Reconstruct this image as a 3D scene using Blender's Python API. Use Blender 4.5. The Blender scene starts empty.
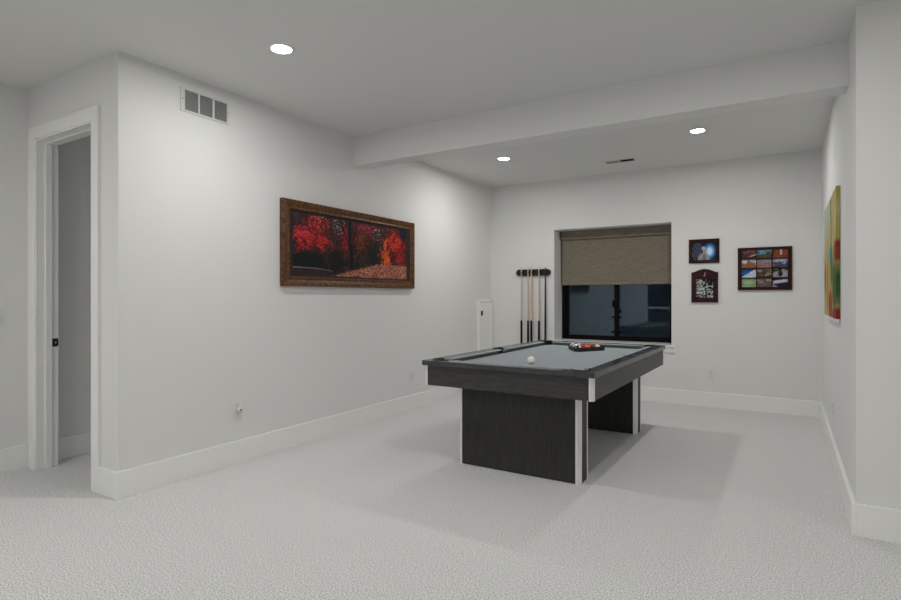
import bpy, bmesh, math, random
import numpy as np
from mathutils import Vector
from mathutils.geometry import tessellate_polygon
random.seed(7)
PI = math.pi
sc = bpy.context.scene
C = sc.collection

# ------------------------------------------------------------------ materials
def srgb(r, g, b):
    f = lambda v: (v/255/12.92) if v/255 <= .04045 else ((v/255+.055)/1.055)**2.4
    return (f(r), f(g), f(b), 1)

def mat(name, col, rough=.6, metal=0., bump=None, coat=0., spec=.5):
    m = bpy.data.materials.new(name); m.use_nodes = True
    nt = m.node_tree; b = nt.nodes['Principled BSDF']
    b.inputs['Base Color'].default_value = col if len(col) == 4 else (*col, 1)
    b.inputs['Roughness'].default_value = rough
    b.inputs['Metallic'].default_value = metal
    b.inputs['Coat Weight'].default_value = coat
    b.inputs['Specular IOR Level'].default_value = spec
    if bump:
        sc_, st = bump
        tc = nt.nodes.new('ShaderNodeTexCoord'); n = nt.nodes.new('ShaderNodeTexNoise')
        n.inputs['Scale'].default_value = sc_; n.inputs['Detail'].default_value = 3
        bp = nt.nodes.new('ShaderNodeBump'); bp.inputs['Strength'].default_value = st
        bp.inputs['Distance'].default_value = .002
        nt.links.new(tc.outputs['Object'], n.inputs['Vector'])
        nt.links.new(n.outputs['Fac'], bp.inputs['Height'])
        nt.links.new(bp.outputs['Normal'], b.inputs['Normal'])
    return m

def two_tone(name, c1, c2, scale, stretch=(1, 1, 1), rough=.6, detail=4, lo=.35, hi=.65, bump=0., dist=.002, coat=0., spec=.5, rough2=.5):
    m = mat(name, c1, rough, coat=coat, spec=spec); nt = m.node_tree; b = nt.nodes['Principled BSDF']
    tc = nt.nodes.new('ShaderNodeTexCoord'); mp = nt.nodes.new('ShaderNodeMapping')
    mp.inputs['Scale'].default_value = stretch
    n = nt.nodes.new('ShaderNodeTexNoise'); n.inputs['Scale'].default_value = scale
    n.inputs['Detail'].default_value = detail; n.inputs['Roughness'].default_value = rough2
    r = nt.nodes.new('ShaderNodeValToRGB')
    r.color_ramp.elements[0].position = lo; r.color_ramp.elements[0].color = c1 if len(c1) == 4 else (*c1, 1)
    r.color_ramp.elements[1].position = hi; r.color_ramp.elements[1].color = c2 if len(c2) == 4 else (*c2, 1)
    L = nt.links.new
    L(tc.outputs['Object'], mp.inputs['Vector']); L(mp.outputs['Vector'], n.inputs['Vector'])
    L(n.outputs['Fac'], r.inputs['Fac']); L(r.outputs['Color'], b.inputs['Base Color'])
    if bump:
        bp = nt.nodes.new('ShaderNodeBump'); bp.inputs['Strength'].default_value = bump
        bp.inputs['Distance'].default_value = dist
        L(n.outputs['Fac'], bp.inputs['Height']); L(bp.outputs['Normal'], b.inputs['Normal'])
    return m

def attr_mat(name, rough=.5):
    m = mat(name, (1, 1, 1, 1), rough, spec=.15); nt = m.node_tree
    a = nt.nodes.new('ShaderNodeVertexColor'); a.layer_name = 'print'
    nt.links.new(a.outputs['Color'], nt.nodes['Principled BSDF'].inputs['Base Color'])
    return m

WALL = (.74, .74, .73, 1)
M = dict(
    wall=mat('wall_paint', WALL, .85, bump=(260, .12), spec=.2),
    ceil=mat('ceiling_paint', (.70, .70, .688, 1), .9, bump=(180, .15), spec=.2),
    trim=mat('trim_paint', (.84, .84, .828, 1), .22, spec=.5),
    carpet=two_tone('carpet', (.34, .340, .335), (.90, .898, .887), 150, rough=1., detail=5, lo=.40, hi=.60, bump=.4, dist=.005, spec=.05, rough2=.75),
    grain_h=two_tone('charcoal_laminate_length', (.016, .0150, .0138), (.054, .052, .049), 9, (1.2, 1.2, 14), rough=.42, detail=8, lo=.3, hi=.72, spec=.45, rough2=.65),
    grain_v=two_tone('charcoal_laminate_upright', (.013, .0125, .0115), (.046, .044, .041), 11, (14, 14, .7), rough=.5, detail=8, lo=.3, hi=.75, spec=.35, rough2=.65),
    rail=two_tone('rail_laminate', (.030, .030, .033), (.058, .059, .066), 11, (10, 1, 1), rough=.2, detail=8, lo=.3, hi=.75, spec=.5, rough2=.6),
    silver=mat('brushed_aluminium', (.92, .91, .90, 1), .34, .55),
    cloth=two_tone('billiard_cloth', (.29, .325, .345), (.325, .36, .38), 300, rough=.95, detail=2, spec=.1),
    black=mat('black_plastic', (.006, .006, .007, 1), .45),
    matte_black=mat('matte_black', (.004, .004, .004, 1), .8, spec=.2),
    slate=mat('dark_board', (.01, .01, .01, 1), .9),
    frame_gold=two_tone('mottled_bronze_wood', (.030, .011, .005), (.21, .085, .028), 38, (1, 1, 1), rough=.45, detail=8, lo=.36, hi=.68, bump=.3, spec=.25, rough2=.7),
    mahog=two_tone('mahogany', (.014, .0035, .003), (.045, .009, .007), 14, (6, 1, 1), rough=.5, detail=5, spec=.15),
    darkwood=two_tone('dark_walnut', (.008, .004, .003), (.04, .015, .007), 18, (1, 1, 1), rough=.5, detail=5, spec=.15),
    maroon=two_tone('maroon_wood', (.024, .006, .007), (.048, .013, .014), 16, (1, 1, 4), rough=.5, detail=5, spec=.15),
    shade=two_tone('woven_shade', (.135, .115, .088), (.28, .245, .195), 9, (1.4, 1, 20), rough=.9, detail=6, lo=.3, hi=.7, bump=.25, spec=.1, rough2=.7),
    winblack=mat('window_frame_black', (.002, .002, .0025, 1), .5, spec=.12),
    vent=mat('vent_enamel', (.68, .68, .665, 1), .4),
    ventdark=mat('duct_shadow_grey', (.07, .07, .068, 1), .9),
    plate=mat('outlet_plastic', (.72, .72, .705, 1), .35),
    slot=mat('slot_dark', (.03, .03, .03, 1), .6),
    maple=two_tone('maple_shaft', (.56, .43, .33), (.68, .55, .44), 30, (6, 6, 1), rough=.3),
    ferrule=mat('white_ferrule', (.8, .8, .78, 1), .3),
    tip=mat('blue_grey_tip', (.12, .16, .18, 1), .8),
    ballwhite=mat('ivory_ball', (.86, .85, .82, 1), .08),
    print=attr_mat('print', .5), canvas=attr_mat('painted_canvas', .6),
    mat_board=mat('black_liner', (.006, .004, .004, 1), .7),
    concrete=two_tone('window_well_wall', (.30, .36, .42), (.36, .42, .47), 6, rough=.9),
    ground=mat('well_gravel', (.10, .11, .12, 1), .95, bump=(60, .8)),
)
def emit(name, col, s):
    m = bpy.data.materials.new(name); m.use_nodes = True; nt = m.node_tree
    nt.nodes.remove(nt.nodes['Principled BSDF'])
    e = nt.nodes.new('ShaderNodeEmission'); e.inputs['Color'].default_value = col; e.inputs['Strength'].default_value = s
    nt.links.new(e.outputs[0], nt.nodes['Material Output'].inputs['Surface']); return m
M['lamp'] = emit('led_diffuser', (1, .988, .968, 1), 70)
M['lampcore'] = emit('led_core', (1, .988, .968, 1), 2800)
g = bpy.data.materials.new('window_glass'); g.use_nodes = True
nt = g.node_tree; b = nt.nodes['Principled BSDF']
b.inputs['Base Color'].default_value = (.80, .92, 1, 1); b.inputs['Specular Tint'].default_value = (.68, .87, 1, 1); b.inputs['Roughness'].default_value = 0
b.inputs['Transmission Weight'].default_value = 1; b.inputs['IOR'].default_value = 1.66
M['glass'] = g
g = mat('photo_glass', (1, 1, 1, 1), 0); g.node_tree.nodes['Principled BSDF'].inputs['Transmission Weight'].default_value = 1

# ------------------------------------------------------------------ helpers
def box(bm, x0, x1, y0, y1, z0, z1):
    v = [bm.verts.new(p) for p in ((x0,y0,z0),(x1,y0,z0),(x1,y1,z0),(x0,y1,z0),(x0,y0,z1),(x1,y0,z1),(x1,y1,z1),(x0,y1,z1))]
    for f in ((3,2,1,0),(4,5,6,7),(0,1,5,4),(1,2,6,5),(2,3,7,6),(3,0,4,7)): bm.faces.new([v[i] for i in f])
def boxes(*bs):
    bm = bmesh.new()
    for q in bs: box(bm, *q)
    return bm
def slab(loops, z0, z1, bm=None, axis='z'):
    """extrude a polygon with holes; loops are 2D"""
    bm = bm or bmesh.new()
    vl = [[Vector((p[0], p[1], 0)) for p in l] for l in loops]
    tris = tessellate_polygon(vl)
    flat = [p for l in loops for p in l]
    def P(p, z):
        if axis == 'z': return (p[0], p[1], z)
        if axis == 'y': return (p[0], z, p[1])
        return (z, p[0], p[1])
    lo = [bm.verts.new(P(p, z0)) for p in flat]; hi = [bm.verts.new(P(p, z1)) for p in flat]
    for t in tris:
        try: bm.faces.new([hi[i] for i in t]); bm.faces.new([lo[i] for i in reversed(t)])
        except ValueError: pass
    k = 0
    for l in loops:
        n = len(l)
        for i in range(n):
            a, c = k+i, k+(i+1) % n
            bm.faces.new([lo[a], lo[c], hi[c], hi[a]])
        k += n
    return bm
def tube(bm, prof, cx=0, cy=0, n=24, axis='z', cap=True):
    """lathe: prof is a list of (r, h)"""
    rings = []
    for r, h in prof:
        ring = []
        for i in range(n):
            a = 2*PI*i/n; u, w = r*math.cos(a), r*math.sin(a)
            p = {'z': (cx+u, cy+w, h), 'y': (cx+u, h, cy+w), 'x': (h, cx+u, cy+w)}[axis]
            ring.append(bm.verts.new(p))
        rings.append(ring)
    for a, c in zip(rings, rings[1:]):
        for i in range(n): bm.faces.new([a[i], a[(i+1) % n], c[(i+1) % n], c[i]])
    if cap: bm.faces.new(rings[0][::-1]); bm.faces.new(rings[-1])
    return bm
def obj(name, bm, material, parent=None, bevel=0., smooth=False, seg=2):
    bmesh.ops.recalc_face_normals(bm, faces=bm.faces)
    if bevel:
        bmesh.ops.remove_doubles(bm, verts=bm.verts, dist=1e-5)
        es = [e for e in bm.edges if len(e.link_faces) == 2 and e.calc_face_angle(0) > .6]
        bmesh.ops.bevel(bm, geom=es, offset=bevel, segments=seg, affect='EDGES', profile=.6)
    me = bpy.data.meshes.new(name); bm.to_mesh(me); bm.free()
    ms = material if isinstance(material, (list, tuple)) else [material]
    for m in ms: me.materials.append(m)
    if smooth:
        for p in me.polygons: p.use_smooth = True
        me.set_sharp_from_angle(angle=.7)
    o = bpy.data.objects.new(name, me); C.objects.link(o)
    if parent:
        o.parent = parent
        o.matrix_parent_inverse = parent.matrix_world.inverted() if parent.type != 'EMPTY' else o.matrix_parent_inverse
    return o
def tag(o, label, cat, group=None):
    o['label'] = label; o['category'] = cat
    if group: o['group'] = group
    return o
def thing(name, label, cat, loc=(0, 0, 0), rotz=0, group=None):
    o = bpy.data.objects.new(name, None); C.objects.link(o)
    o.empty_display_size = .1; o.location = loc; o.rotation_euler = (0, 0, rotz)
    return tag(o, label, cat, group)
def struct(name, bm, m, parent=None, bevel=0.):
    o = obj(name, bm, m, parent, bevel)
    if not parent: o['kind'] = 'structure'
    return o
def copy_tree(src, parent=None):
    c = src.copy(); C.objects.link(c)
    if parent: c.parent = parent
    for ch in list(src.children): copy_tree(ch, c)
    return c
def printed(name, W, H, nx, ny, fn, material, parent, to3d):
    """flat picture: a grid whose colours fn(u, v) gives (arrays in, arrays out)"""
    us, vs = np.meshgrid(np.linspace(0, 1, nx+1), np.linspace(0, 1, ny+1))
    col = fn(us, vs)
    verts = [to3d(u, v) for u, v in zip(us.ravel(), vs.ravel())]
    faces = [(j*(nx+1)+i, j*(nx+1)+i+1, (j+1)*(nx+1)+i+1, (j+1)*(nx+1)+i) for j in range(ny) for i in range(nx)]
    me = bpy.data.meshes.new(name); me.from_pydata(verts, [], faces)
    ca = me.color_attributes.new('print', 'FLOAT_COLOR', 'POINT')
    rgba = np.ones((len(verts), 4), dtype=np.float32); rgba[:, :3] = np.clip(col.reshape(-1, 3), 0, 1)
    ca.data.foreach_set('color', rgba.ravel())
    me.materials.append(material)
    o = bpy.data.objects.new(name, me); C.objects.link(o); o.parent = parent
    return o
def vnoise(u, v, s, seed, oct=4):
    rng = np.random.RandomState(seed); out = np.zeros_like(u); amp = 1; tot = 0
    for k in range(oct):
        G = rng.rand(130, 130); x = u*s; y = v*s
        xi = np.floor(x).astype(int) % 128; yi = np.floor(y).astype(int) % 128
        fx = x-np.floor(x); fy = y-np.floor(y); fx = fx*fx*(3-2*fx); fy = fy*fy*(3-2*fy)
        out += amp*((G[yi, xi]*(1-fx)+G[yi, xi+1]*fx)*(1-fy)+(G[yi+1, xi]*(1-fx)+G[yi+1, xi+1]*fx)*fy)
        tot += amp; amp *= .55; s *= 2.1
    return out/tot
def mixc(c, col, a):
    a = np.clip(a, 0, 1)[..., None]
    return c*(1-a)+np.array(col, dtype=float)*a
def blob(u, v, cu, cv, ru, rv): return 1-np.sqrt(((u-cu)/ru)**2+((v-cv)/rv)**2)

# ------------------------------------------------------------------ room
XL, XR, YB, YC, YR, XF, H = -3.496, .309, 6.781, 1.818, 3.537, -4.723, 2.743
XE, YS = 5.2, -3.6            # far right wall and rear wall, both behind the camera's view
HB, TB = .165, .021           # baseboard height, thickness
struct('floor', boxes((XF-.15, XE+.15, YS-2.2, YB+.45, -.1, 0)), M['carpet'])
struct('ceiling', boxes((XF-.15, XE+.15, YS-2.2, YB+.45, H, H+.12)), M['ceil'])
WX0, WX1, WZ0, WZ1, WT = -2.566, -1.138, .676, 2.10, .40
WF = YB+.29        # front plane of the window frame
struct('wall_back', slab([[(XL, 0), (XR+.12, 0), (XR+.12, H), (XL, H)], [(WX0, WZ0), (WX0, WZ1), (WX1, WZ1), (WX1, WZ0)]], YB, YB+WT, axis='y'), M['wall'])
struct('wall_left', boxes((XL-.12, XL, YC, 7.12, 0, H)), M['wall'])
struct('wall_right', boxes((XR, XR+.12, YR+.12, YB, 0, H)), M['wall'])
struct('wall_front_right', boxes((XR, XE, YR, YR+.12, 0, H)), M['wall'])
DX0, DX1, DZ, DT = -4.57, -3.783, 2.358, .13
struct('wall_door', slab([[(XF, 0), (DX0, 0), (DX0, DZ), (DX1, DZ), (DX1, 0), (XL-.12, 0), (XL-.12, H), (XF, H)]], YC, YC+DT, axis='y'), M['wall'])
struct('wall_far_left', boxes((XF-.12, XF, YS, 7.12, 0, H)), M['wall'])
struct('wall_hallway', boxes((XF, XL-.12, 7.0, 7.12, 0, H)), M['wall'])
struct('wall_east', boxes((XE, XE+.12, YS, YR+.12, 0, H)), M['wall'])
# rear wall with a wide dark opening to an unlit stair hall
OX0, OX1 = -3.7, -2.0
struct('wall_rear', slab([[(XF, 0), (OX0, 0), (OX0, 2.35), (OX1, 2.35), (OX1, 0), (XE, 0), (XE, H), (XF, H)]], YS-.12, YS, axis='y'), M['wall'])
struct('wall_stair', boxes((XF, XE, YS-2.1, YS-2.0, 0, H), (OX0-.1, OX0, YS-2, YS-.12, 0, H), (OX1, OX1+.1, YS-2, YS-.12, 0, H)), mat('painted_hall_darkness', (.05, .05, .055, 1), .9))  # near-black colour paints the darkness of the unlit hall
struct('trim_1', boxes((OX0, OX1, YS-.10, YS-.02, .86, .93)), M['trim'])
struct('trim_beam', boxes((XL, XR, 3.967, 4.13, 2.475, H)), M['wall'])
# baseboards
def bb(name, *b): return struct(name, boxes(*b), M['trim'], bevel=.0015)
bb('baseboard_left', (XL, XL+TB, YC-TB, YB, 0, HB))
bb('baseboard_back', (XL+TB, XR-TB, YB-TB, YB, 0, HB))
bb('baseboard_right', (XR-TB, XR, YR-TB, YB, 0, HB))
bb('baseboard_front_right', (XR, XE, YR-TB, YR, 0, HB))
bb('baseboard_door', (DX1+.083, XL, YC-TB, YC, 0, HB))
bb('baseboard_far_left', (XF, XF+TB, YS, YC, 0, HB))
bb('baseboard_hallway', (XF, XF+TB, YC+DT, 7.0, 0, HB))
# doorway
d = struct('door_1', slab([[(DX0-.09, 0), (DX0, 0), (DX0, DZ), (DX1, DZ), (DX1, 0), (DX1+.083, 0), (DX1+.083, DZ+.088), (DX0-.09, DZ+.088)]], YC-.02, YC, axis='y'), M['trim'], bevel=.002)
obj('jamb', slab([[(DX0, 0), (DX0+.010, 0), (DX0+.010, DZ-.010), (DX1-.010, DZ-.010), (DX1-.010, 0), (DX1, 0), (DX1, DZ), (DX0, DZ)]], YC-.012, YC+DT, axis='y'), M['trim'], d, bevel=.001)
obj('door_stop', slab([[(DX0+.010, 0), (DX0+.023, 0), (DX0+.023, DZ-.023), (DX1-.023, DZ-.023), (DX1-.023, 0), (DX1-.010, 0), (DX1-.010, DZ-.010), (DX0+.010, DZ-.010)]], YC+.045, YC+.085, axis='y'), M['trim'], d, bevel=.001)
sp = obj('strike_plate', slab([[(YC+.087, .872), (YC+.120, .872), (YC+.129, .882), (YC+.129, .922), (YC+.120, .932), (YC+.087, .932)], [(YC+.108, .896), (YC+.108, .908), (YC+.116, .908), (YC+.116, .896)]], DX0+.010, DX0+.014, axis='x'), M['black'], d)
sp['label'] = 'black metal strike plate'

# window
w = struct('window_1', slab([[(WX0, WZ0), (WX1, WZ0), (WX1, WZ1), (WX0, WZ1)], [(WX0+.055, WZ0+.035), (WX0+.055, WZ1-.05), (WX1-.05, WZ1-.05), (WX1-.05, WZ0+.035)]], WF, WF+.08, axis='y'), M['winblack'])
MU0, MU1 = -1.885, -1.82
obj('sash', slab([[(WX0+.055, WZ0+.035), (MU1, WZ0+.035), (MU1, WZ1-.05), (WX0+.055, WZ1-.05)], [(WX0+.09, WZ0+.058), (WX0+.09, WZ1-.085), (MU0+.012, WZ1-.085), (MU0+.012, WZ0+.058)]], WF+.017, WF+.041, axis='y'), M['winblack'], w)
obj('sash', slab([[(MU0, WZ0+.035), (WX1-.05, WZ0+.035), (WX1-.05, WZ1-.05), (MU0, WZ1-.05)], [(MU1-.012, WZ0+.058), (MU1-.012, WZ1-.085), (WX1-.075, WZ1-.085), (WX1-.075, WZ0+.058)]], WF+.043, WF+.067, axis='y'), M['winblack'], w)
obj('pane', boxes((WX0+.088, MU0+.014, WF+.026, WF+.032, WZ0+.056, WZ1-.083)), M['glass'], w)
obj('pane', boxes((MU1-.014, WX1-.073, WF+.052, WF+.058, WZ0+.056, WZ1-.083)), M['glass'], w)
MX = (MU0+MU1)/2
l = obj('latch', boxes((MX-.045, MX-.012, WF, WF+.017, 1.10, 1.19), (MX-.055, MX+.065, WF+.005, WF+.017, .965, .985), (MX-.055, MX+.065, WF+.005, WF+.017, .775, .80), (MX+.035, MX+.06, WF+.003, WF+.017, 1.03, 1.07)), M['winblack'], w, bevel=.003)
st = struct('trim_sill', boxes((WX0-.02, WX1+.045, YB-.03, YB, WZ0-.024, WZ0), (WX0, WX1, YB, WF, WZ0-.002, WZ0+.001), (WX0-.02, WX1+.045, YB-.016, YB, WZ0-.085, WZ0-.024)), M['trim'])
# outside the window: a concrete window well under the evening sky
struct('wall_window_well', boxes((-3.4, .6, 8.5, 8.65, -.3, 2.9), (-3.55, -3.4, 7.19, 8.65, -.3, 2.9), (.6, .75, 7.19, 8.65, -.3, 2.9)), M['concrete'])
struct('floor_window_well', boxes((-3.4, .6, 7.19, 8.5, -.3, -.1)), M['ground'])

# roller shade
t = thing('roller_shade', 'taupe woven roller shade pulled halfway down the window', 'window shade', ((WX0+WX1)/2, 7.035, WZ1))
x0, x1 = -(WX1-WX0)/2+.012, (WX1-WX0)/2-.004
obj('valance', boxes((x0, x1, -.055, -.03, -.112, -.001)), M['shade'], t, bevel=.003)
obj('bracket', boxes((x0-.006, x0, -.055, .025, -.10, -.001)), M['black'], t)
obj('bracket', boxes((x1, x1+.003, -.055, .025, -.10, -.001)), M['black'], t)
bm = bmesh.new(); tube(bm, [(.022, x0), (.022, x1)], cx=0, cy=-.055, axis='x'); obj('roller_tube', bm, M['silver'], t, smooth=True)
obj('fabric_panel', boxes((x0+.012, x1-.014, -.022, -.0205, -.695, -.03)), M['shade'], t)
obj('hem_bar', boxes((x0+.012, x1-.014, -.027, -.017, -.712, -.688)), M['shade'], t, bevel=.003)

# ------------------------------------------------------------------ ceiling lights
def ceiling_light(x, y, label, first=[None]):
    if first[0] is None:
        t = thing('recessed_ceiling_light', label, 'ceiling light', (x, y, H), group='recessed ceiling lights'); first[0] = t
        bm = bmesh.new(); n = 40
        tube(bm, [(.058, -.001), (.060, -.006), (.078, -.004), (.082, 0)], n=n, cap=False); obj('trim_ring', bm, M['vent'], t, smooth=True)
        for nm, r0, z0, mm in (('diffuser', .0585, -.002, M['lamp']), ('led_core', .021, -.0035, M['lampcore'])):
            bm = bmesh.new(); f = bm.faces.new([bm.verts.new((r0*math.cos(2*PI*i/24), r0*math.sin(2*PI*i/24), z0)) for i in range(24)])
            bm.normal_update()
            if f.normal.z > 0: f.normal_flip()
            me = bpy.data.meshes.new(nm); bm.to_mesh(me); bm.free(); me.materials.append(mm)
            o = bpy.data.objects.new(nm, me); C.objects.link(o); o.parent = t
    else:
        t = copy_tree(first[0]); t.location = (x, y, H); t['label'] = label
    return t
ceiling_light(-2.617, 2.318, 'recessed round ceiling light nearest the wall vent, before the beam')
ceiling_light(-.688, 5.425, 'recessed round ceiling light right of the ceiling register, beyond the beam')
ceiling_light(-2.629, 5.423, 'recessed round ceiling light over the cue rack side, beyond the beam')
ceiling_light(-.35, 2.318, 'recessed round ceiling light above the middle of the room, out of frame')
for x, y, wh in [(2.4, 2.0, 'right of the corner'), (-3.7, .15, 'added fill beside the far left wall'), (-2.4, -.9, 'added fill left of the middle'), (1.0, -1.6, 'added fill right of the middle'),
                 (-3.3, -2.6, 'added fill in the rear left corner'), (-.6, -2.6, 'added fill left along the rear wall'), (3.4, -2.6, 'added fill in the rear east corner')]:
    ceiling_light(x, y, 'recessed round ceiling light outside the picture, '+wh)  # unseen lights added as fill, save the one right of the corner
ceiling_light(-4.15, 6.3, 'added unseen ceiling light filling the small hall behind the doorway')  # added lamp, never in view, to brighten the hall

# ceiling register
t = thing('ceiling_register', 'small white two-way ceiling air register near the back wall', 'air vent', (-1.575, 6.18, H))
obj('frame', slab([[(-.17, -.06), (.17, -.06), (.17, .06), (-.17, .06)], [(-.15, -.042), (-.15, .042), (-.006, .042), (-.006, -.042)], [(.006, -.042), (.006, .042), (.15, .042), (.15, -.042)]], -.006, 0), M['vent'], t)
def lou(x0, x1, tilt):
    bm = bmesh.new()
    for k in range(6):
        y = -.036+k*.0144
        v = [bm.verts.new(p) for p in ((x0, y-.006*tilt, -.010), (x1, y-.006*tilt, -.010), (x1, y+.006*tilt, -.001), (x0, y+.006*tilt, -.001))]
        bm.faces.new(v)
    return bm
obj('louver_bank', lou(-.15, -.006, -1), mat('louver_painted_half_shade', (.36, .36, .35, 1), .6), t)
o = obj('louver_bank', lou(.006, .15, 1), mat('louver_shadow_side', (.10, .10, .10, 1), .7), t); o['label'] = 'louver bank with shade painted in'  # blades are white; the shade on each bank is put into its colour
obj('duct_shade_plate', boxes((.006, .15, -.042, .042, -.0008, 0)), M['ventdark'], t)  # dark plate paints the shade inside the duct

# wall return grille
t = thing('return_air_grille', 'white three-panel air return grille high on the long left wall', 'air vent', (XL, 2.4125, 2.575))
a, bz = .1915, .079
segs = [(-.1600, -.0600), (-.0485, .0515), (.0670, .1690)]
obj('frame', slab([[(-a, -bz), (a, -bz), (a, bz), (-a, bz)]]+[[(p, -.066), (p, .07), (q, .07), (q, -.066)] for p, q in segs], 0, .008, axis='x'), M['vent'], t, bevel=.0015)
obj('duct_shade_plate', boxes((0, .001, -.165, .175, -.07, .072)), mat('grille_back', (.22, .22, .215, 1), .9), t)  # grey plate paints the shade behind the louvers
for p, q in segs:
    bm = bmesh.new()
    for k in range(12):
        z = -.062+k*.0112
        v = [bm.verts.new(c) for c in ((.0012, p, z+.006), (.0012, q, z+.006), (.0075, q, z), (.0075, p, z))]
        bm.faces.new(v)
    o = obj('louver_panel', bm, mat('louver_enamel', (.50, .50, .49, 1), .5), t)
for yy in (-.178, .182):
    bm = bmesh.new(); tube(bm, [(.0035, .008), (.003, .0095)], cx=yy, cy=.005, n=10, axis='x'); obj('screw', bm, M['slot'], t)

# ------------------------------------------------------------------ outlets, switch
def outlet(name, label, cat, loc, rotz, blank=False):
    """plate in local x (width), z; faces local -y"""
    t = thing(name, label, cat, loc, rotz)
    obj('cover_plate', boxes((-.036, .036, -.006, 0, -.058, .058)), M['plate'], t, bevel=.0025)
    if name == 'light_switch':
        obj('rocker', boxes((-.016, .016, -.010, -.006, -.033, .033)), M['plate'], t, bevel=.001)
        return t
    for dz in (-.0205, .0205):
        s = obj('socket', boxes((-.0165, .0165, -.009, -.006, dz-.0145, dz+.0145)), M['plate'], t, bevel=.001)
        obj('slots', boxes((-.008, -.0055, -.0095, -.009, dz-.002, dz+.007), (.0055, .008, -.0095, -.009, dz-.002, dz+.007), (-.002, .002, -.0095, -.009, dz-.011, dz-.006)), M['slot'], s)
    return t
outlet('wall_outlet', 'white outlet on the back wall below the framed photos', 'outlet', (-.721, YB, .37), 0)
outlet('wall_outlet', 'white outlet low on the left wall just before the pool table', 'outlet', (XL, 4.92, .37), PI/2)
outlet('wall_outlet', 'white outlet below the return grille with a plug-in unit', 'outlet', (XL, 2.673, .388), PI/2)
outlet('wall_outlet', 'faint white outlet low on the right wall under the colourful canvas', 'outlet', (XR, 5.1, .385), -PI/2)
outlet('light_switch', 'white light switch at the far left of the door alcove', 'light switch', (XF, 1.628, 1.10), PI/2)
t = thing('outlet_plug_unit', 'small white plug-in unit stuck in the outlet under the grille', 'plug', (XL+.0098, 2.68, .41), PI/2)
obj('body', boxes((-.014, .014, -.034, 0, -.03, .032)), M['plate'], t, bevel=.005)
bm = bmesh.new(); tube(bm, [(.012, -.040), (.016, -.034), (.016, -.001)], cx=-.006, cy=-.012, n=20, axis='y'); obj('nozzle', bm, M['plate'], t, smooth=True)
bm = bmesh.new(); tube(bm, [(.007, -.0415), (.007, -.040)], cx=-.012, cy=-.012, n=16, axis='y'); obj('opening', bm, M['slot'], t)

# access door in the corner of the left wall
t = thing('access_door', 'low white access door with black latch in the far left corner', 'door', (XL, 6.575, .0))
obj('frame', slab([[(-.178, HB), (.20, HB), (.20, 1.197), (-.178, 1.197)], [(-.157, HB+.03), (-.157, 1.165), (.18, 1.165), (.18, HB+.03)]], 0, .040, axis='x'), M['trim'], t, bevel=.002)
pn = obj('door_panel', boxes((0, .046, -.152, .174, HB+.035, 1.160)), M['trim'], t, bevel=.002)
o = obj('latch', boxes((.046, .062, -.151, -.118, .985, 1.05)), M['black'], pn, bevel=.006); o['label'] = 'black latch'

# ------------------------------------------------------------------ pool table
CX, CY, HW, HL, ZT, ZB = -1.619, 4.405, .635, 1.11, .775, .74
t = thing('pool_table', 'charcoal wood-grain pool table with grey cloth and silver corner trim', 'pool table', (CX, CY, 0), -.006)
CO, CRd, SO, SRd = .112, .062, .078, .052      # pocket centre offset from the rail's outer edge and radius, corner / side
corners = [(sx*(HW-CO), sy*(HL-CO)) for sx, sy in ((1, 1), (-1, 1), (-1, -1), (1, -1))]
sides = [(HW-SO, 0), (-(HW-SO), 0)]
def arc(c, r, a0, a1, n): return [(c[0]+r*math.cos(a0+(a1-a0)*i/n), c[1]+r*math.sin(a0+(a1-a0)*i/n)) for i in range(n+1)]
WI = .088                                     # width of the wooden rail
wx, wy = HW-WI, HL-WI
def inner_loop(wx, wy, rc, rs):
    """counter-clockwise loop of the wooden rail's inner edge with pocket bites"""
    pts = []
    # angle where the pocket circle meets the edge lines
    for (c, k) in ((corners[0], 0), (corners[1], 1), (corners[2], 2), (corners[3], 3)):
        dx = wx-abs(c[0]); dy = wy-abs(c[1])
        ax = math.acos(min(1, dx/rc)); ay = math.asin(max(-1, min(1, dy/rc)))
        # for quadrant 0: from point on x=wx (angle -ax) up round to point on y=wy (angle pi - ay)
        a0, a1 = -ax, PI-ay
        rot = k*PI/2
        q = arc((0, 0), rc, a0, a1, 20)
        loc = []
        for p in q:
            loc.append(p)
        if k == 0: loc = [(abs(c[0])+p[0], abs(c[1])+p[1]) for p in loc]
        if k == 1: loc = [(-(abs(c[0])+p[0]), abs(c[1])+p[1]) for p in loc][::-1]
        if k == 2: loc = [(-(abs(c[0])+p[0]), -(abs(c[1])+p[1])) for p in loc]
        if k == 3: loc = [((abs(c[0])+p[0]), -(abs(c[1])+p[1])) for p in loc][::-1]
        pts += loc
        if k == 1 or k == 3:
            s = -1 if k == 1 else 1
            dxs = wx-(HW-SO); th = math.acos(dxs/rs)
            q = arc((HW-SO, 0), rs, -th, th, 14)
            if s == 1: pts += q
            else: pts += [(-p[0], -p[1]) for p in q]
    return pts
inner = inner_loop(wx, wy, CRd, SRd)
outer = [(HW, -HL), (HW, HL), (-HW, HL), (-HW, -HL)]
def rr(hw, hl, ch): return [(hw-ch, -hl), (hw, -hl+ch), (hw, hl-ch), (hw-ch, hl), (-hw+ch, hl), (-hw, hl-ch), (-hw, -hl+ch), (-hw+ch, -hl)]
bm = slab([rr(HW, HL, .006), inner], ZT-.034, ZT)
obj('top_rail', bm, M['rail'], t)
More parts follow.
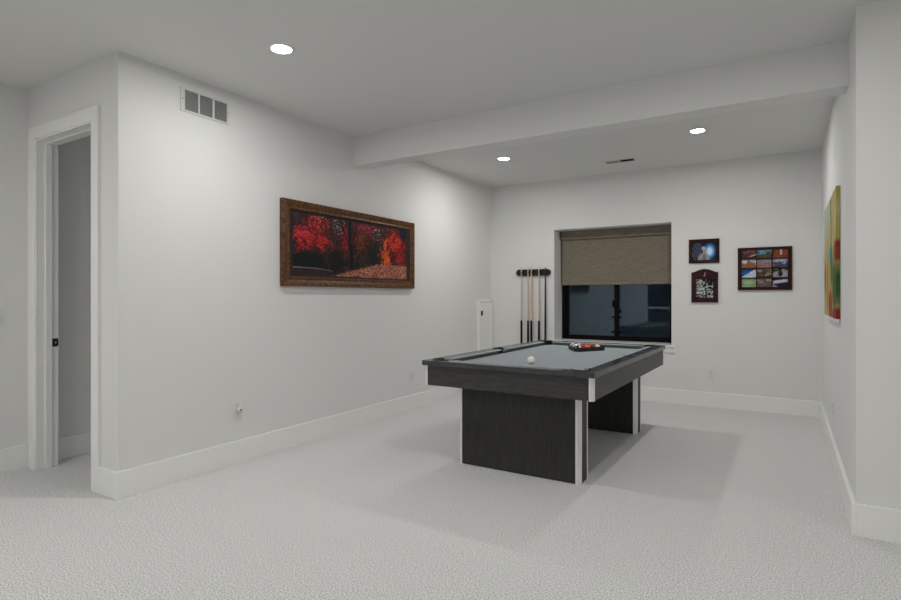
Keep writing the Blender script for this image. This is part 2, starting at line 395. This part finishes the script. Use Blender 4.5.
# cloth bed with pocket cut-outs
bedx, bedy = HW-.095, HL-.095
bedloop = inner_loop(bedx, bedy, .0, .0) if False else None
def bed_poly():
    pts = []
    n = 12; hx, hy = HW-.118, HL-.118
    def bite(c, r, a0, a1): return arc(c, r, a0, a1, n)
    # ccw from right side: start at lower right corner going up
    out = []
    for sx, sy, k in ((1, -1, 0), (1, 1, 1), (-1, 1, 2), (-1, -1, 3)):
        c = (sx*(HW-CO), sy*(HL-CO)); r = CRd
        base = {0: (PI, PI/2), 1: (3*PI/2, PI), 2: (0, -PI/2), 3: (PI/2, 0)}[k]
        q = arc(c, r, base[0], base[1], n)
        out += q
        if k == 0: out += arc((HW-SO, 0), SRd+.012, PI+.75, PI-.75, n)
        if k == 2: out += arc((-(HW-SO), 0), SRd+.012, .75, -.75, n)
    return out
bp = bed_poly()
obj('bed_cloth', slab([bp], ZB-.004, ZB), M['cloth'], t)
obj('slate_bed', slab([[(p[0]*.985, p[1]*.99) for p in bp]], ZB-.03, ZB-.0045), M['slate'], t)
# cushions
def cushion(p0, p1, inw, e0, e1):
    """p0->p1 along the wooden rail's inner edge, inw = inward unit normal, e = how far the nose end is cut back"""
    bm = bmesh.new(); p0 = Vector(p0); p1 = Vector(p1); inw = Vector(inw); d = (p1-p0).normalized(); D = .047
    sec = [(0, ZT-.001), (.010, ZT), (D-.008, ZT-.001), (D, ZT-.005), (D-.002, ZT-.010), (.006, ZB+.010), (.006, ZB), (0, ZB)]
    A = [bm.verts.new((*(p0+inw*s+d*e0*(s/D)), z)) for s, z in sec]; B = [bm.verts.new((*(p1+inw*s-d*e1*(s/D)), z)) for s, z in sec]
    n = len(sec)
    for i in range(n): bm.faces.new([A[i], A[(i+1) % n], B[(i+1) % n], B[i]])
    bm.faces.new(A[::-1]); bm.faces.new(B)
    obj('cushion', bm, M['cloth'], t)
cyc = corners[0][1]-math.sqrt(max(0, CRd**2-(wx-corners[0][0])**2))-.002
cxc = corners[0][0]-math.sqrt(max(0, CRd**2-(wy-corners[0][1])**2))-.002
sy_ = math.sqrt(SRd**2-(wx-(HW-SO))**2)+.002
for s in (1, -1):
    cushion((s*wx, sy_), (s*wx, cyc), (-s, 0), .018, .045)
    cushion((s*wx, -sy_), (s*wx, -cyc), (-s, 0), .018, .045)
    cushion((-cxc, s*wy), (cxc, s*wy), (0, -s), .045, .045)
# pockets
def pocket(c, r, a_mid, spread):
    bm = bmesh.new()
    tube(bm, [(r-.0005, ZT-.036), (r-.004, ZB-.02), (r-.02, ZB-.115), (.01, ZB-.125)], cx=c[0], cy=c[1], n=28, cap=False)
    # facing collar: arc on the wooden side, standing a little proud
    n = 22; prof = [(r-.003, ZB-.02), (r-.004, ZT+.001), (r+.001, ZT+.006), (r+.010, ZT+.006), (r+.014, ZT+.0005)]
    rings = []
    for i in range(n+1):
        a = a_mid-spread+2*spread*i/n
        rings.append([bm.verts.new((c[0]+q*math.cos(a), c[1]+q*math.sin(a), z)) for q, z in prof])
    for A, B in zip(rings, rings[1:]):
        for i in range(len(prof)-1): bm.faces.new([A[i], A[i+1], B[i+1], B[i]])
    obj('pocket', bm, M['black'], t, smooth=True)
for (x, y) in corners: pocket((x, y), CRd, math.atan2(math.copysign(1, y), math.copysign(1, x)), 1.95)
for (x, y) in sides: pocket((x, y), SRd, 0 if x > 0 else PI, 1.55)
# apron and its corner trims
AW, AL, ZA = HW-.013, HL-.020, .597
CH = .026
bm = slab([rr(AW, AL, CH), [(AW-.022, -AL+.05), (AW-.022, AL-.05), (AW-.05, AL-.022), (-AW+.05, AL-.022), (-AW+.022, AL-.05), (-AW+.022, -AL+.05), (-AW+.05, -AL+.022), (AW-.05, -AL+.022)]], ZA, ZT-.034)
obj('apron', bm, M['grain_h'], t)
obj('cabinet_bottom', boxes((-AW+.03, AW-.03, -AL+.03, AL-.03, ZA+.012, ZA+.024)), M['slate'], t)
obj('cabinet_bottom', boxes((-AW+.2, AW-.2, -AL+.2, AL-.2, ZA+.024, ZB-.03)), M['slate'], t).name = 'slate_support'
def corner_trim(sx, sy, x, y, ch, z0, z1, parent):
    """ribbed aluminium strip covering the chamfered corner; x, y are the corner's half sizes"""
    A = Vector((x-ch, y)); B = Vector((x, y-ch)); nrm = Vector((1, 1)).normalized(); L = (B-A).length; d = (B-A).normalized()
    pts = []
    prof = [(-.04, -.001), (-.02, .005), (.10, .0065), (.24, .0085), (.28, .0015), (.36, .0015), (.40, .0105), (.60, .0105), (.64, .0015), (.72, .0015), (.76, .0085), (.90, .0065), (1.02, .005), (1.04, -.001)]
    for s, h in prof: pts.append(A+d*L*s+nrm*h)
    pts += [B-nrm*.004, A-nrm*.004]
    loop = [(sx*p.x, sy*p.y) for p in pts]
    if sx*sy < 0: loop = loop[::-1]
    return obj('corner_trim', slab([loop], z0, z1), M['silver'], parent)
for sx, sy in ((1, 1), (-1, 1), (-1, -1), (1, -1)): corner_trim(sx, sy, AW, AL, CH, ZA-.002, ZT-.0345, t)
# pedestal legs
def pedestal(cy, hl):
    hw = .464; ch = .030
    bm = slab([rr(hw, hl, ch)], 0.004, ZA+.012)
    me_ = obj('pedestal_leg', bm, M['grain_v'], t); me_.location = (.006, cy, 0)
    for sx, sy in ((1, 1), (-1, 1), (-1, -1), (1, -1)):
        corner_trim(sx, sy, hw, hl, ch, 0.0, ZA-.001, me_)
    return me_
bpy.context.view_layer.update()
pedestal(3.610-CY, .088); pedestal(5.165-CY, .088)

# balls
def make_ball(name, x, y, label, cat, colm, stripe=False, rot=(0, 0, 0), group=None):
    bm = bmesh.new(); R = .0286
    bmesh.ops.create_uvsphere(bm, u_segments=32, v_segments=24, radius=R)
    mats = [colm] if not stripe else [colm, M['ballwhite']]
    if stripe:
        for f in bm.faces: f.material_index = 1 if abs(f.calc_center_median().z) > R*.52 else 0
    o = obj(name, bm, mats, smooth=False)
    for p in o.data.polygons: p.use_smooth = True
    o.location = (x, y, ZB+R+.0003); o.rotation_euler = rot
    return tag(o, label, cat, group)
make_ball('cue_ball', -1.607, 3.775, 'plain white cue ball alone on the cloth', 'ball', M['ballwhite'])
cols = {'yellow': (.80, .52, .03), 'blue': (.01, .04, .30), 'red': (.62, .03, .02), 'purple': (.08, .02, .16), 'orange': (.85, .20, .03), 'green': (.01, .13, .06), 'maroon': (.18, .015, .02), 'black': (.006, .006, .006)}
BM = {k: mat('ball_'+k, (*v, 1), .08) for k, v in cols.items()}
RCX, RCY, RA = -1.613, 4.998, math.radians(29.8)
e = Vector((math.cos(RA), math.sin(RA))); nn = Vector((-e.y, e.x))
#  row 0 (five balls) is the left side of the triangle; index 0 of a row is the one nearest the camera
rows = [[('black', 1), ('maroon', 1), ('blue', 1), ('green', 0), ('yellow', 1)],
        [('red', 0), ('black', 0), ('purple', 1), ('orange', 1)],
        [('orange', 0), ('red', 1), ('blue', 0)],
        [('maroon', 0), ('green', 1)],
        [('yellow', 1)]]
rowname = ['left edge row', 'second row', 'third row', 'fourth row', 'right tip']
pos = ['nearest end', 'second from near', 'third from near', 'fourth from near', 'far end']
for k, row in enumerate(rows):
    n = len(row)
    for j, (cn, stp) in enumerate(row):
        p = Vector((RCX, RCY))+e*((k-1.333)*.0497)+nn*((j-(n-1)/2)*.0574)
        kind = 'striped' if stp else 'solid'
        where = 'at the right tip' if n == 1 else f'in the {rowname[k]}, ' + ('nearest' if j == 0 else 'farthest' if j == n-1 else ['', 'second nearest', 'middle' if n == 5 else 'third nearest', 'fourth nearest'][j])
        cnn = 'white and ' + cn if stp else cn
        rot = (random.uniform(.9, 1.9), random.uniform(-.5, .5), random.uniform(0, 3))
        make_ball('pool_ball', p.x, p.y, f'{kind} {cnn} ball {where} of the triangle rack', 'ball', BM[cn], bool(stp), rot, 'pool balls in the rack')
# triangle rack
def tri(rad, rc):
    pts = []
    for k in range(3):
        a = RA+k*2*PI/3; c = Vector((RCX, RCY))+e*.009+Vector((math.cos(a), math.sin(a)))*(rad)
        pts += [(c.x+rc*math.cos(a+th), c.y+rc*math.sin(a+th)) for th in np.linspace(-PI/3, PI/3, 7)]
    return pts
bm = slab([tri(.150, .0425), tri(.150, .0300)], ZB+.0005, ZB+.037)
tag(obj('triangle_rack', bm, M['black'], bevel=.002), 'black plastic triangle rack holding the balls on the pool table', 'ball rack')

# ------------------------------------------------------------------ cue rack and cues
t = thing('cue_rack', 'black wall-mounted cue rack bar with rounded ends left of window', 'cue rack', (-2.85, YB-.0012, 1.555))
def stadium(hw, hh): return [(hw-hh+hh*math.cos(a), hh*math.sin(a)) for a in np.linspace(-PI/2, PI/2, 12)]+[(-hw+hh+hh*math.cos(a), hh*math.sin(a)) for a in np.linspace(PI/2, 3*PI/2, 12)]
obj('upper_bar', slab([stadium(.242, .043)], -.028, 0, axis='y'), M['black'], t, bevel=.004)
cuex = [-3.004, -2.909, -2.862, -2.756, -2.667]
for x in cuex:
    lx = x+2.85
    bm = slab([[(lx+q*math.cos(a), -.052+q*math.sin(a)) for q, a in [(.014, s) for s in np.linspace(-1.1, PI+1.1, 14)]]+[(lx+.0095*math.cos(a), -.052+.0095*math.sin(a)) for a in np.linspace(PI+1.1, -1.1, 14)]], -.006, .008)
    obj('clip', bm, M['black'], t)
lower = obj('lower_rest', boxes((-.26, .26, -.075, 0, -1.405, -1.385)), M['black'], t, bevel=.003)
obj('lower_backplate', boxes((-.26, .26, -.015, 0, -1.385, -1.30)), M['black'], t, bevel=.003)
names = ['leftmost of the rack, standing alone', 'second from the left, left of the close pair', 'right one of the close pair', 'fourth from the left, standing alone', 'slim']
def cue(x, label, black=False, first=[None]):
    t = thing('billiard_cue', label, 'billiard cue', (x, YB-.052, .17), group='cues standing in the wall rack')
    bm = bmesh.new(); tube(bm, [(.0125, 0), (.0148, .012), (.0142, .35), (.0128, .752)], n=16); obj('butt', bm, M['matte_black'] if not black else M['black'], t, smooth=True)
    bm = bmesh.new(); tube(bm, [(.0128, .752), (.0100, 1.1), (.0072, 1.418)], n=16)
    s = obj('shaft', bm, M['maple'] if not black else M['black'], t, smooth=True)
    if black: s['label'] = 'black shaft'
    bm = bmesh.new(); tube(bm, [(.0068, 1.418), (.0066, 1.44)], n=14); obj('ferrule', bm, M['ferrule'] if not black else M['black'], t, smooth=True)
    bm = bmesh.new(); tube(bm, [(.0064, 1.44), (.0060, 1.446), (.0035, 1.449)], n=14); obj('tip', bm, M['tip'], t, smooth=True)
cue(cuex[0], 'billiard cue with black butt and pale shaft, leftmost in the wall rack')
cue(cuex[1], 'pale-shafted billiard cue, left one of the close pair in the rack')
cue(cuex[2], 'pale-shafted billiard cue, right one of the close pair in the rack')
cue(cuex[3], 'pale-shafted billiard cue standing just left of the all-black cue')
cue(cuex[4], 'all-black billiard cue at the window end of the wall rack', True)

# ------------------------------------------------------------------ framed autumn picture (left wall)
def moulding(hw, hh, prof, axis, name, m, parent, sgn=1):
    """mitred frame: prof = [(inset, depth)], drawn in the wall plane; axis 'x' -> wall plane is yz facing +x, 'y' -> xz facing -y"""
    bm = bmesh.new(); R = []
    for ins, dep in prof:
        a, b_ = hw-ins, hh-ins
        ring = []
        for p in ((-a, -b_), (a, -b_), (a, b_), (-a, b_)):
            co = {'x': (dep, p[0], p[1]), 'y': (p[0], -dep, p[1]), '-x': (-dep, p[0], p[1])}[axis]
            ring.append(bm.verts.new(co))
        R.append(ring)
    n = len(R)
    for i in range(n):
        A, B = R[i], R[(i+1) % n]
        for k in range(4): bm.faces.new([A[k], A[(k+1) % 4], B[(k+1) % 4], B[k]])
    return obj(name, bm, m, parent)
Y0, Y1, Z0, Z1 = 3.078, 4.911, 1.324, 2.036
t = thing('framed_picture', 'large bronze-framed picture of red autumn trees on the left wall', 'picture', (XL, (Y0+Y1)/2, (Z0+Z1)/2))
hw, hh = (Y1-Y0)/2, (Z1-Z0)/2
moulding(hw, hh, [(0, 0), (0, .036), (.006, .045), (.030, .040), (.055, .030), (.066, .034), (.074, .034), (.080, .026), (.080, 0)], 'x', 'frame', M['frame_gold'], t)
moulding(hw-.080, hh-.072, [(0, .001), (-.0, .024), (.045, .014), (.045, .001)], 'x', 'liner', M['mat_board'], t)
def autumn(u, v):
    n1 = vnoise(u*2.6, v, 5, 1); n2 = vnoise(u*2.6, v, 16, 2); n3 = vnoise(u*2.6, v, 42, 3, 3); n4 = vnoise(u*2.6, v, 60, 9, 2)
    c = np.zeros(u.shape+(3,))+np.array([.010, .009, .008])
    c = mixc(c, (.075, .030, .026), (n2-.42)*3.0); c = mixc(c, (.10, .05, .06), (n4-.62)*5*(v > .3))
    c = mixc(c, (.060, .016, .026), (v-.62)*2*(n1*1.6))                               # mauve tree mass at the top
    c = mixc(c, (.035, .030, .014), (n3-.5)*5*(blob(u, v, .6, .40, .2, .3) > 0))      # olive hedge
    c = mixc(c, (.006, .009, .009), 2.6*blob(u, v, .10, .27, .16, .17))
    c = mixc(c, (.008, .012, .010), 2.6*blob(u, v, .32, .28, .09, .24)*(n2+.3))
    c = mixc(c, (.010, .016, .013), 1.8*blob(u, v, .66, .40, .10, .22)*(n2+.4))
    def foliage(c, cu, cv, ru, rv, col, hi, k):
        a = blob(u, v, cu, cv, ru, rv)+(n2-.5)*1.9+(n3-.5)*2.2
        c = mixc(c, [q*.45 for q in col], a*3+.5); c = mixc(c, col, a*2.5-.3); return mixc(c, hi, np.clip((a-.1)*2, 0, 1)*np.clip((n4-.46)*k, 0, 1))
    c = foliage(c, .185, .80, .085, .20, (.30, .010, .014), (.72, .07, .05), 6)
    c = foliage(c, .12, .62, .13, .16, (.34, .010, .018), (.70, .06, .06), 6)
    c = foliage(c, .21, .56, .06, .14, (.30, .012, .014), (.60, .05, .05), 5)
    c = foliage(c, .41, .68, .06, .26, (.16, .010, .014), (.35, .03, .04), 4)
    c = foliage(c, .56, .90, .10, .16, (.20, .012, .022), (.50, .06, .09), 5)
    c = foliage(c, .54, .66, .05, .20, (.12, .022, .012), (.26, .08, .03), 4)
    c = foliage(c, .88, .66, .10, .30, (.34, .012, .012), (.75, .07, .03), 5)
    c = foliage(c, .93, .40, .06, .18, (.22, .010, .014), (.40, .04, .04), 4)
    c = foliage(c, .78, .40, .055, .24, (.50, .050, .012), (.85, .20, .04), 6)
    c = foliage(c, .775, .66, .03, .12, (.42, .04, .012), (.80, .16, .04), 5)
    c = mixc(c, (.016, .010, .030), 3*blob(u, v, .965, .88, .06, .14)*(n2+.2))
    # sky specks
    for cu, cv, ru, rv in ((.345, .86, .055, .16), (.69, .80, .05, .12), (.20, .96, .05, .06)):
        c = mixc(c, (.55, .56, .60), (blob(u, v, cu, cv, ru, rv) > 0)*(n4-.70)*14)
    # trunk and limbs
    tr = np.abs(u-(.445+.010*np.sin(v*6)))-(.016+.02*np.clip(.35-v, 0, 1))
    c = mixc(c, (.004, .004, .005), (-tr)*220*(v > .16))
    c = mixc(c, (.006, .005, .005), (.006-np.abs((u-.44)+(v-.45)*.16))*300*((v > .45) & (v < .95)))
    c = mixc(c, (.006, .005, .005), (.005-np.abs((u-.45)-(v-.5)*.13))*300*((v > .5) & (v < .9)))
    # leaf covered ground
    gl = .30-np.clip(.70-u, 0, 1)*.62+(n2-.5)*.03
    gm = np.clip((gl-v)*30, 0, 1)
    gc = mixc(np.zeros(u.shape+(3,))+np.array([.24, .075, .05]), (.60, .24, .15), (n4-.45)*6)
    gc = mixc(gc, (.10, .02, .03), (.46-n3)*6)
    c = c*(1-gm[..., None])+gc*gm[..., None]
    c = mixc(c, (.035, .018, .022), np.clip((.13-v)*25, 0, 1)*np.clip((.33-u)*9, 0, 1))
    c = mixc(c, (.25, .22, .24), (.010-np.abs(v-(.145-.9*np.clip(u-.12, 0, 1)**2*1.2)))*140*(u < .30)*(1-u*2.2))
    return c
pw, ph = hw-.121, hh-.078
printed('picture', 0, 0, 300, 120, autumn, M['print'], t, lambda u, v: (.018, -pw+2*pw*u, -ph+2*ph*v))
obj('backing', boxes((.001, .0175, -pw-.01, pw+.01, -ph-.01, ph+.01)), M['mat_board'], t)

# ------------------------------------------------------------------ canvas on the right wall
T = .024; Y0, Y1, Z0, Z1 = 4.50, 5.80, 1.085, 1.98
t = thing('canvas_picture', 'unframed abstract canvas in yellow, red and green', 'picture', (XR-.0012, (Y0+Y1)/2, (Z0+Z1)/2))
hw, hh = (Y1-Y0)/2, (Z1-Z0)/2
def abst(u, v):          # u from the near edge (0) to the far edge (1)
    n1 = vnoise(u, v, 4, 21); n2 = vnoise(u*3, v*.8, 9, 22); n3 = vnoise(u, v, 30, 23)
    c = np.zeros(u.shape+(3,))+np.array([.50, .42, .12])
    c = mixc(c, (.60, .58, .34), (n2-.45)*3)
    c = mixc(c, (.42, .50, .46), (u-.45)*2.2*(v > .55)*(v-.5)*3)
    c = mixc(c, (.30, .045, .02), 3*blob(u, v, .06, .52, .13, .10))
    c = mixc(c, (.06, .14, .03), 2.4*blob(u, v, .12, .26, .20, .24)+(n2-.5))
    c = mixc(c, (.10, .17, .03), 2.4*blob(u, v, .34, .42, .12, .22)+(n2-.5))
    c = mixc(c, (.36, .03, .015), 2.6*blob(u, v, .42, .10, .18, .16)+(n2-.5)*1.5)
    c = mixc(c, (.30, .03, .02), 2.6*blob(u, v, .08, .03, .25, .07))
    c = mixc(c, (.50, .20, .03), 2*blob(u, v, .66, .30, .10, .34))
    c = mixc(c, (.30, .05, .02), 2.2*blob(u, v, .92, .34, .10, .22))
    c = mixc(c, (.03, .10, .13), (.035-np.abs(u-.40-.03*np.sin(v*7)))*60*(v > .45))
    c = mixc(c, (.04, .25, .40), 3*blob(u, v, .42, .53, .10, .08))
    c = mixc(c, (.30, .20, .04), (.02-np.abs(u-.70-.02*np.sin(v*9)))*60*(v < .7))
    return c*(0.62+.34*n3[..., None])
obj('stretcher', boxes((-T+.001, 0, -hw+.001, hw-.001, -hh+.001, hh-.001)), mat('canvas_back', (.45, .42, .35, 1), .9), t)
printed('painted_face', 0, 0, 110, 110, abst, M['canvas'], t, lambda u, v: (-T, -hw+2*hw*u, -hh+2*hh*v))
printed('wrapped_edge', 0, 0, 4, 110, lambda u, v: abst(u*0+.02, v), M['canvas'], t, lambda u, v: (-T*(1-u), -hw, -hh+2*hh*v))
printed('wrapped_edge', 0, 0, 110, 3, lambda u, v: abst(u, v*0+.98), M['canvas'], t, lambda u, v: (-T*(1-v), -hw+2*hw*u, hh))
o = obj('white_label', boxes((-T-.001, -.004, -hw-.001, hw*.85, -hh-.022, -hh)), M['plate'], t); o['label'] = 'white strip under the canvas'

# ------------------------------------------------------------------ photos on the back wall
def pic_part(name, x0, x1, z0, z1, fn, parent, nx=40, ny=32, y=-.008):
    return printed(name, 0, 0, nx, ny, fn, M['print'], parent, lambda u, v: (x0+(x1-x0)*u, y, z0+(z1-z0)*v))
t = thing('framed_photo', 'small dark-framed photo with blue glow, above the arched frame', 'picture', (-.792, YB, 1.750), group=None)
hw, hh = .157, .135
moulding(hw, hh, [(0, 0), (0, .018), (.006, .022), (.030, .018), (.036, .012), (.036, 0)], 'y', 'frame', M['darkwood'], t)
def portrait(u, v):
    n = vnoise(u, v, 12, 31); n2 = vnoise(u, v, 5, 32)
    c = np.zeros(u.shape+(3,))+np.array([.012, .010, .014])
    glow = blob(u, v, .74, .48, .30, .52)
    c = mixc(c, (.01, .12, .42), glow*3); c = mixc(c, (.18, .48, .78), (glow-.25)*3); c = mixc(c, (.62, .80, .92), (glow-.5)*4)
    c = mixc(c, (.015, .02, .06), 5*blob(u, v, .22, .55, .24, .48))
    st = (np.abs(np.sin(u*42+v*10))*np.abs(np.sin(v*30-u*9)))
    c = mixc(c, (.26, .29, .40), (st-.6)*2.4*(blob(u, v, .22, .55, .22, .45) > 0))
    c = mixc(c, (.70, .72, .75), (.016-np.abs(blob(u, v, .24, .55, .25, .58)))*80*(u < .22)*(v < .5))
    c = mixc(c, (.30, .29, .33), 8*blob(u, v, .49, .02, .27, .40)*(.6+n*.6)); c = mixc(c, (.20, .16, .17), 6*blob(u, v, .52, .12, .10, .25)*n)
    c = mixc(c, (.45, .24, .17), 6*blob(u, v, .51, .50, .065, .15))
    c = mixc(c, (.36, .37, .42), 6*blob(u, v, .485, .66, .095, .12))
    return c
pic_part('photo_print', -hw+.036, hw-.036, -hh+.036, hh-.036, portrait, t, 60, 50)
obj('backing', boxes((-hw+.02, hw-.02, -.0075, -.001, -hh+.02, hh-.02)), M['mat_board'], t)

t = thing('framed_photo', 'maroon arched-top frame holding a collage of small black-and-white pictures', 'picture', (-.785, YB, 1.355))
hw, hh = .137, .183
arch = [(-hw, -hh), (hw, -hh), (hw, .155), (.115, .158)]+[(x, .163+.030*math.cos(x/.10*PI/2)) for x in np.linspace(.095, -.095, 15)]+[(-.115, .158), (-hw, .155)]
hole = [(-.094, -.135), (-.094, .080), (.094, .080), (.094, -.135)]
obj('frame', slab([arch, hole], -.020, 0, axis='y'), M['maroon'], t, bevel=.0)
obj('backing', boxes((-.094, .094, -.010, -.001, -.135, .080)), M['mat_board'], t)
bm = slab([[(.000, .150), (.012, .154), (.014, .148), (.006, .144), (.010, .118), (.002, .108), (-.010, .112), (-.012, .122), (-.005, .118), (.002, .120)]], -.0212, -.020, axis='y')
o = obj('emblem', bm, mat('emblem_pink_silver', (.45, .30, .31, 1), .4), t); o['label'] = 'small pale curved emblem'
def bw(seed, lum):
    def f(u, v):
        n = vnoise(u, v, 3, seed, 3); x = np.clip((n-.5)*4+lum, .01, 1)
        return np.stack([x*.50, x*.55, x*.54], -1)
    return f
cells = [(-.085, -.02, .035, .075, .75), (-.015, .02, .01, .075, .25), (.025, .085, .01, .075, .35), (-.085, -.02, -.01, .030, .45), (-.085, 0, -.045, -.014, .85), (.005, .085, -.045, .005, .35), (-.085, -.02, -.085, -.05, .8),
         (-.085, -.02, -.128, -.09, .5), (-.015, .022, -.128, -.05, .55), (.026, .085, -.1, -.05, .1), (.026, .085, -.128, -.104, .9)]
for i, (x0, x1, z0, z1, lum) in enumerate(cells): pic_part('photo_print', x0, x1, z0, z1, bw(50+i, lum), t, 10, 8, y=-.0105)

t = thing('framed_photo', 'mahogany collage frame with twelve colour photos, right of the smaller frames', 'picture', (-.201, YB, 1.537))
hw, hh = .252, .229
x0s = [-.214, -.070, .078]; wph = .136; z0s = [.112, .010, -.094, -.196]; hph = .090
loops = [[(-hw, -hh), (hw, -hh), (hw, hh), (-hw, hh)]]
for x in x0s:
    for z in z0s: loops.append([(x, z), (x, z+hph), (x+wph, z+hph), (x+wph, z)])
obj('frame', slab(loops, -.022, 0, axis='y'), M['mahog'], t)
obj('backing', boxes((-hw+.01, hw-.01, -.008, -.0005, -hh+.01, hh-.01)), M['mat_board'], t)
pal = [
 [((.05,.035,.03), (.30,.10,.08)), ((.07,.07,.04), (.16,.32,.52)), ((.22,.06,.03), (.60,.50,.42))],
 [((.26,.12,.05), (.55,.62,.66)), ((.30,.18,.16), (.25,.27,.32)), ((.06,.07,.10), (.45,.47,.60))],
 [((.55,.62,.70), (.01,.10,.34)), ((.06,.05,.03), (.42,.25,.18)), ((.32,.33,.34), (.03,.03,.03))],
 [((.22,.36,.16), (.36,.48,.30)), ((.12,.10,.10), (.42,.25,.27)), ((.015,.015,.05), (.50,.47,.60))]]
def snap(r, c):
    a, b_ = pal[r][c]; seed = 100+r*3+c
    def f(u, v):
        n = vnoise(u, v, 4, seed, 4); n2 = vnoise(u, v, 7, seed+40, 3)
        k = np.clip((v-.55)*3+(n-.5)*5, 0, 1)
        if (r, c) == (2, 0): k = np.clip((v-u*.9-.05)*8, 0, 1)
        if (r, c) == (3, 2): k = np.clip(.5+(np.abs(v-.62-.25*u+.1)*-9+1.6), 0, 1)+np.clip((.35-v-u*.9)*9, 0, 1)
        if (r, c) == (0, 2): k = np.clip((.10-np.abs(u-.55))*14, 0, 1)*(v > .35)
        if (r, c) == (3, 0): k = n
        k = np.clip(k, 0, 1)[..., None]
        out = np.array(a)*(1-k)+np.array(b_)*k
        if (r, c) in ((0, 0), (2, 1)): out = mixc(out, (.60, .60, .58), (.06-np.abs(v-.2-.5*(u-.5)))*25*(u > .55))
        if (r, c) == (2, 2): out = mixc(out, (.02, .02, .02), 6*blob(u, v, .5, .45, .18, .42)*(n2+.3))
        return out*(.55+.9*n2[..., None])
    return f
for r in range(4):
    for c in range(3): pic_part('photo_print', x0s[c], x0s[c]+wph, z0s[r], z0s[r]+hph, snap(r, c), t, 26, 18, y=-.0085)

# ------------------------------------------------------------------ world, camera
wd = bpy.data.worlds.new('evening_sky'); sc.world = wd; wd.use_nodes = True
bg = wd.node_tree.nodes['Background']; bg.inputs['Color'].default_value = (.18, .42, .80, 1); bg.inputs['Strength'].default_value = .03
cam = bpy.data.cameras.new('camera'); co = bpy.data.objects.new('camera', cam); C.objects.link(co)
co.location = (0, 0, 1.235); co.rotation_euler = (PI/2, 0, .548)
cam.lens = 550.33/901*36; cam.sensor_width = 36; cam.shift_y = (296.83-300)/901; cam.clip_start = .02
sc.camera = co
sc.view_settings.view_transform = 'Standard'; sc.view_settings.look = 'None'
sc.view_settings.gamma = 1; sc.view_settings.use_curve_mapping = False
sc.view_settings.exposure = 0.02
sc.cycles.max_bounces = 12; sc.cycles.diffuse_bounces = 8
sc.cycles.sample_clamp_indirect = 6
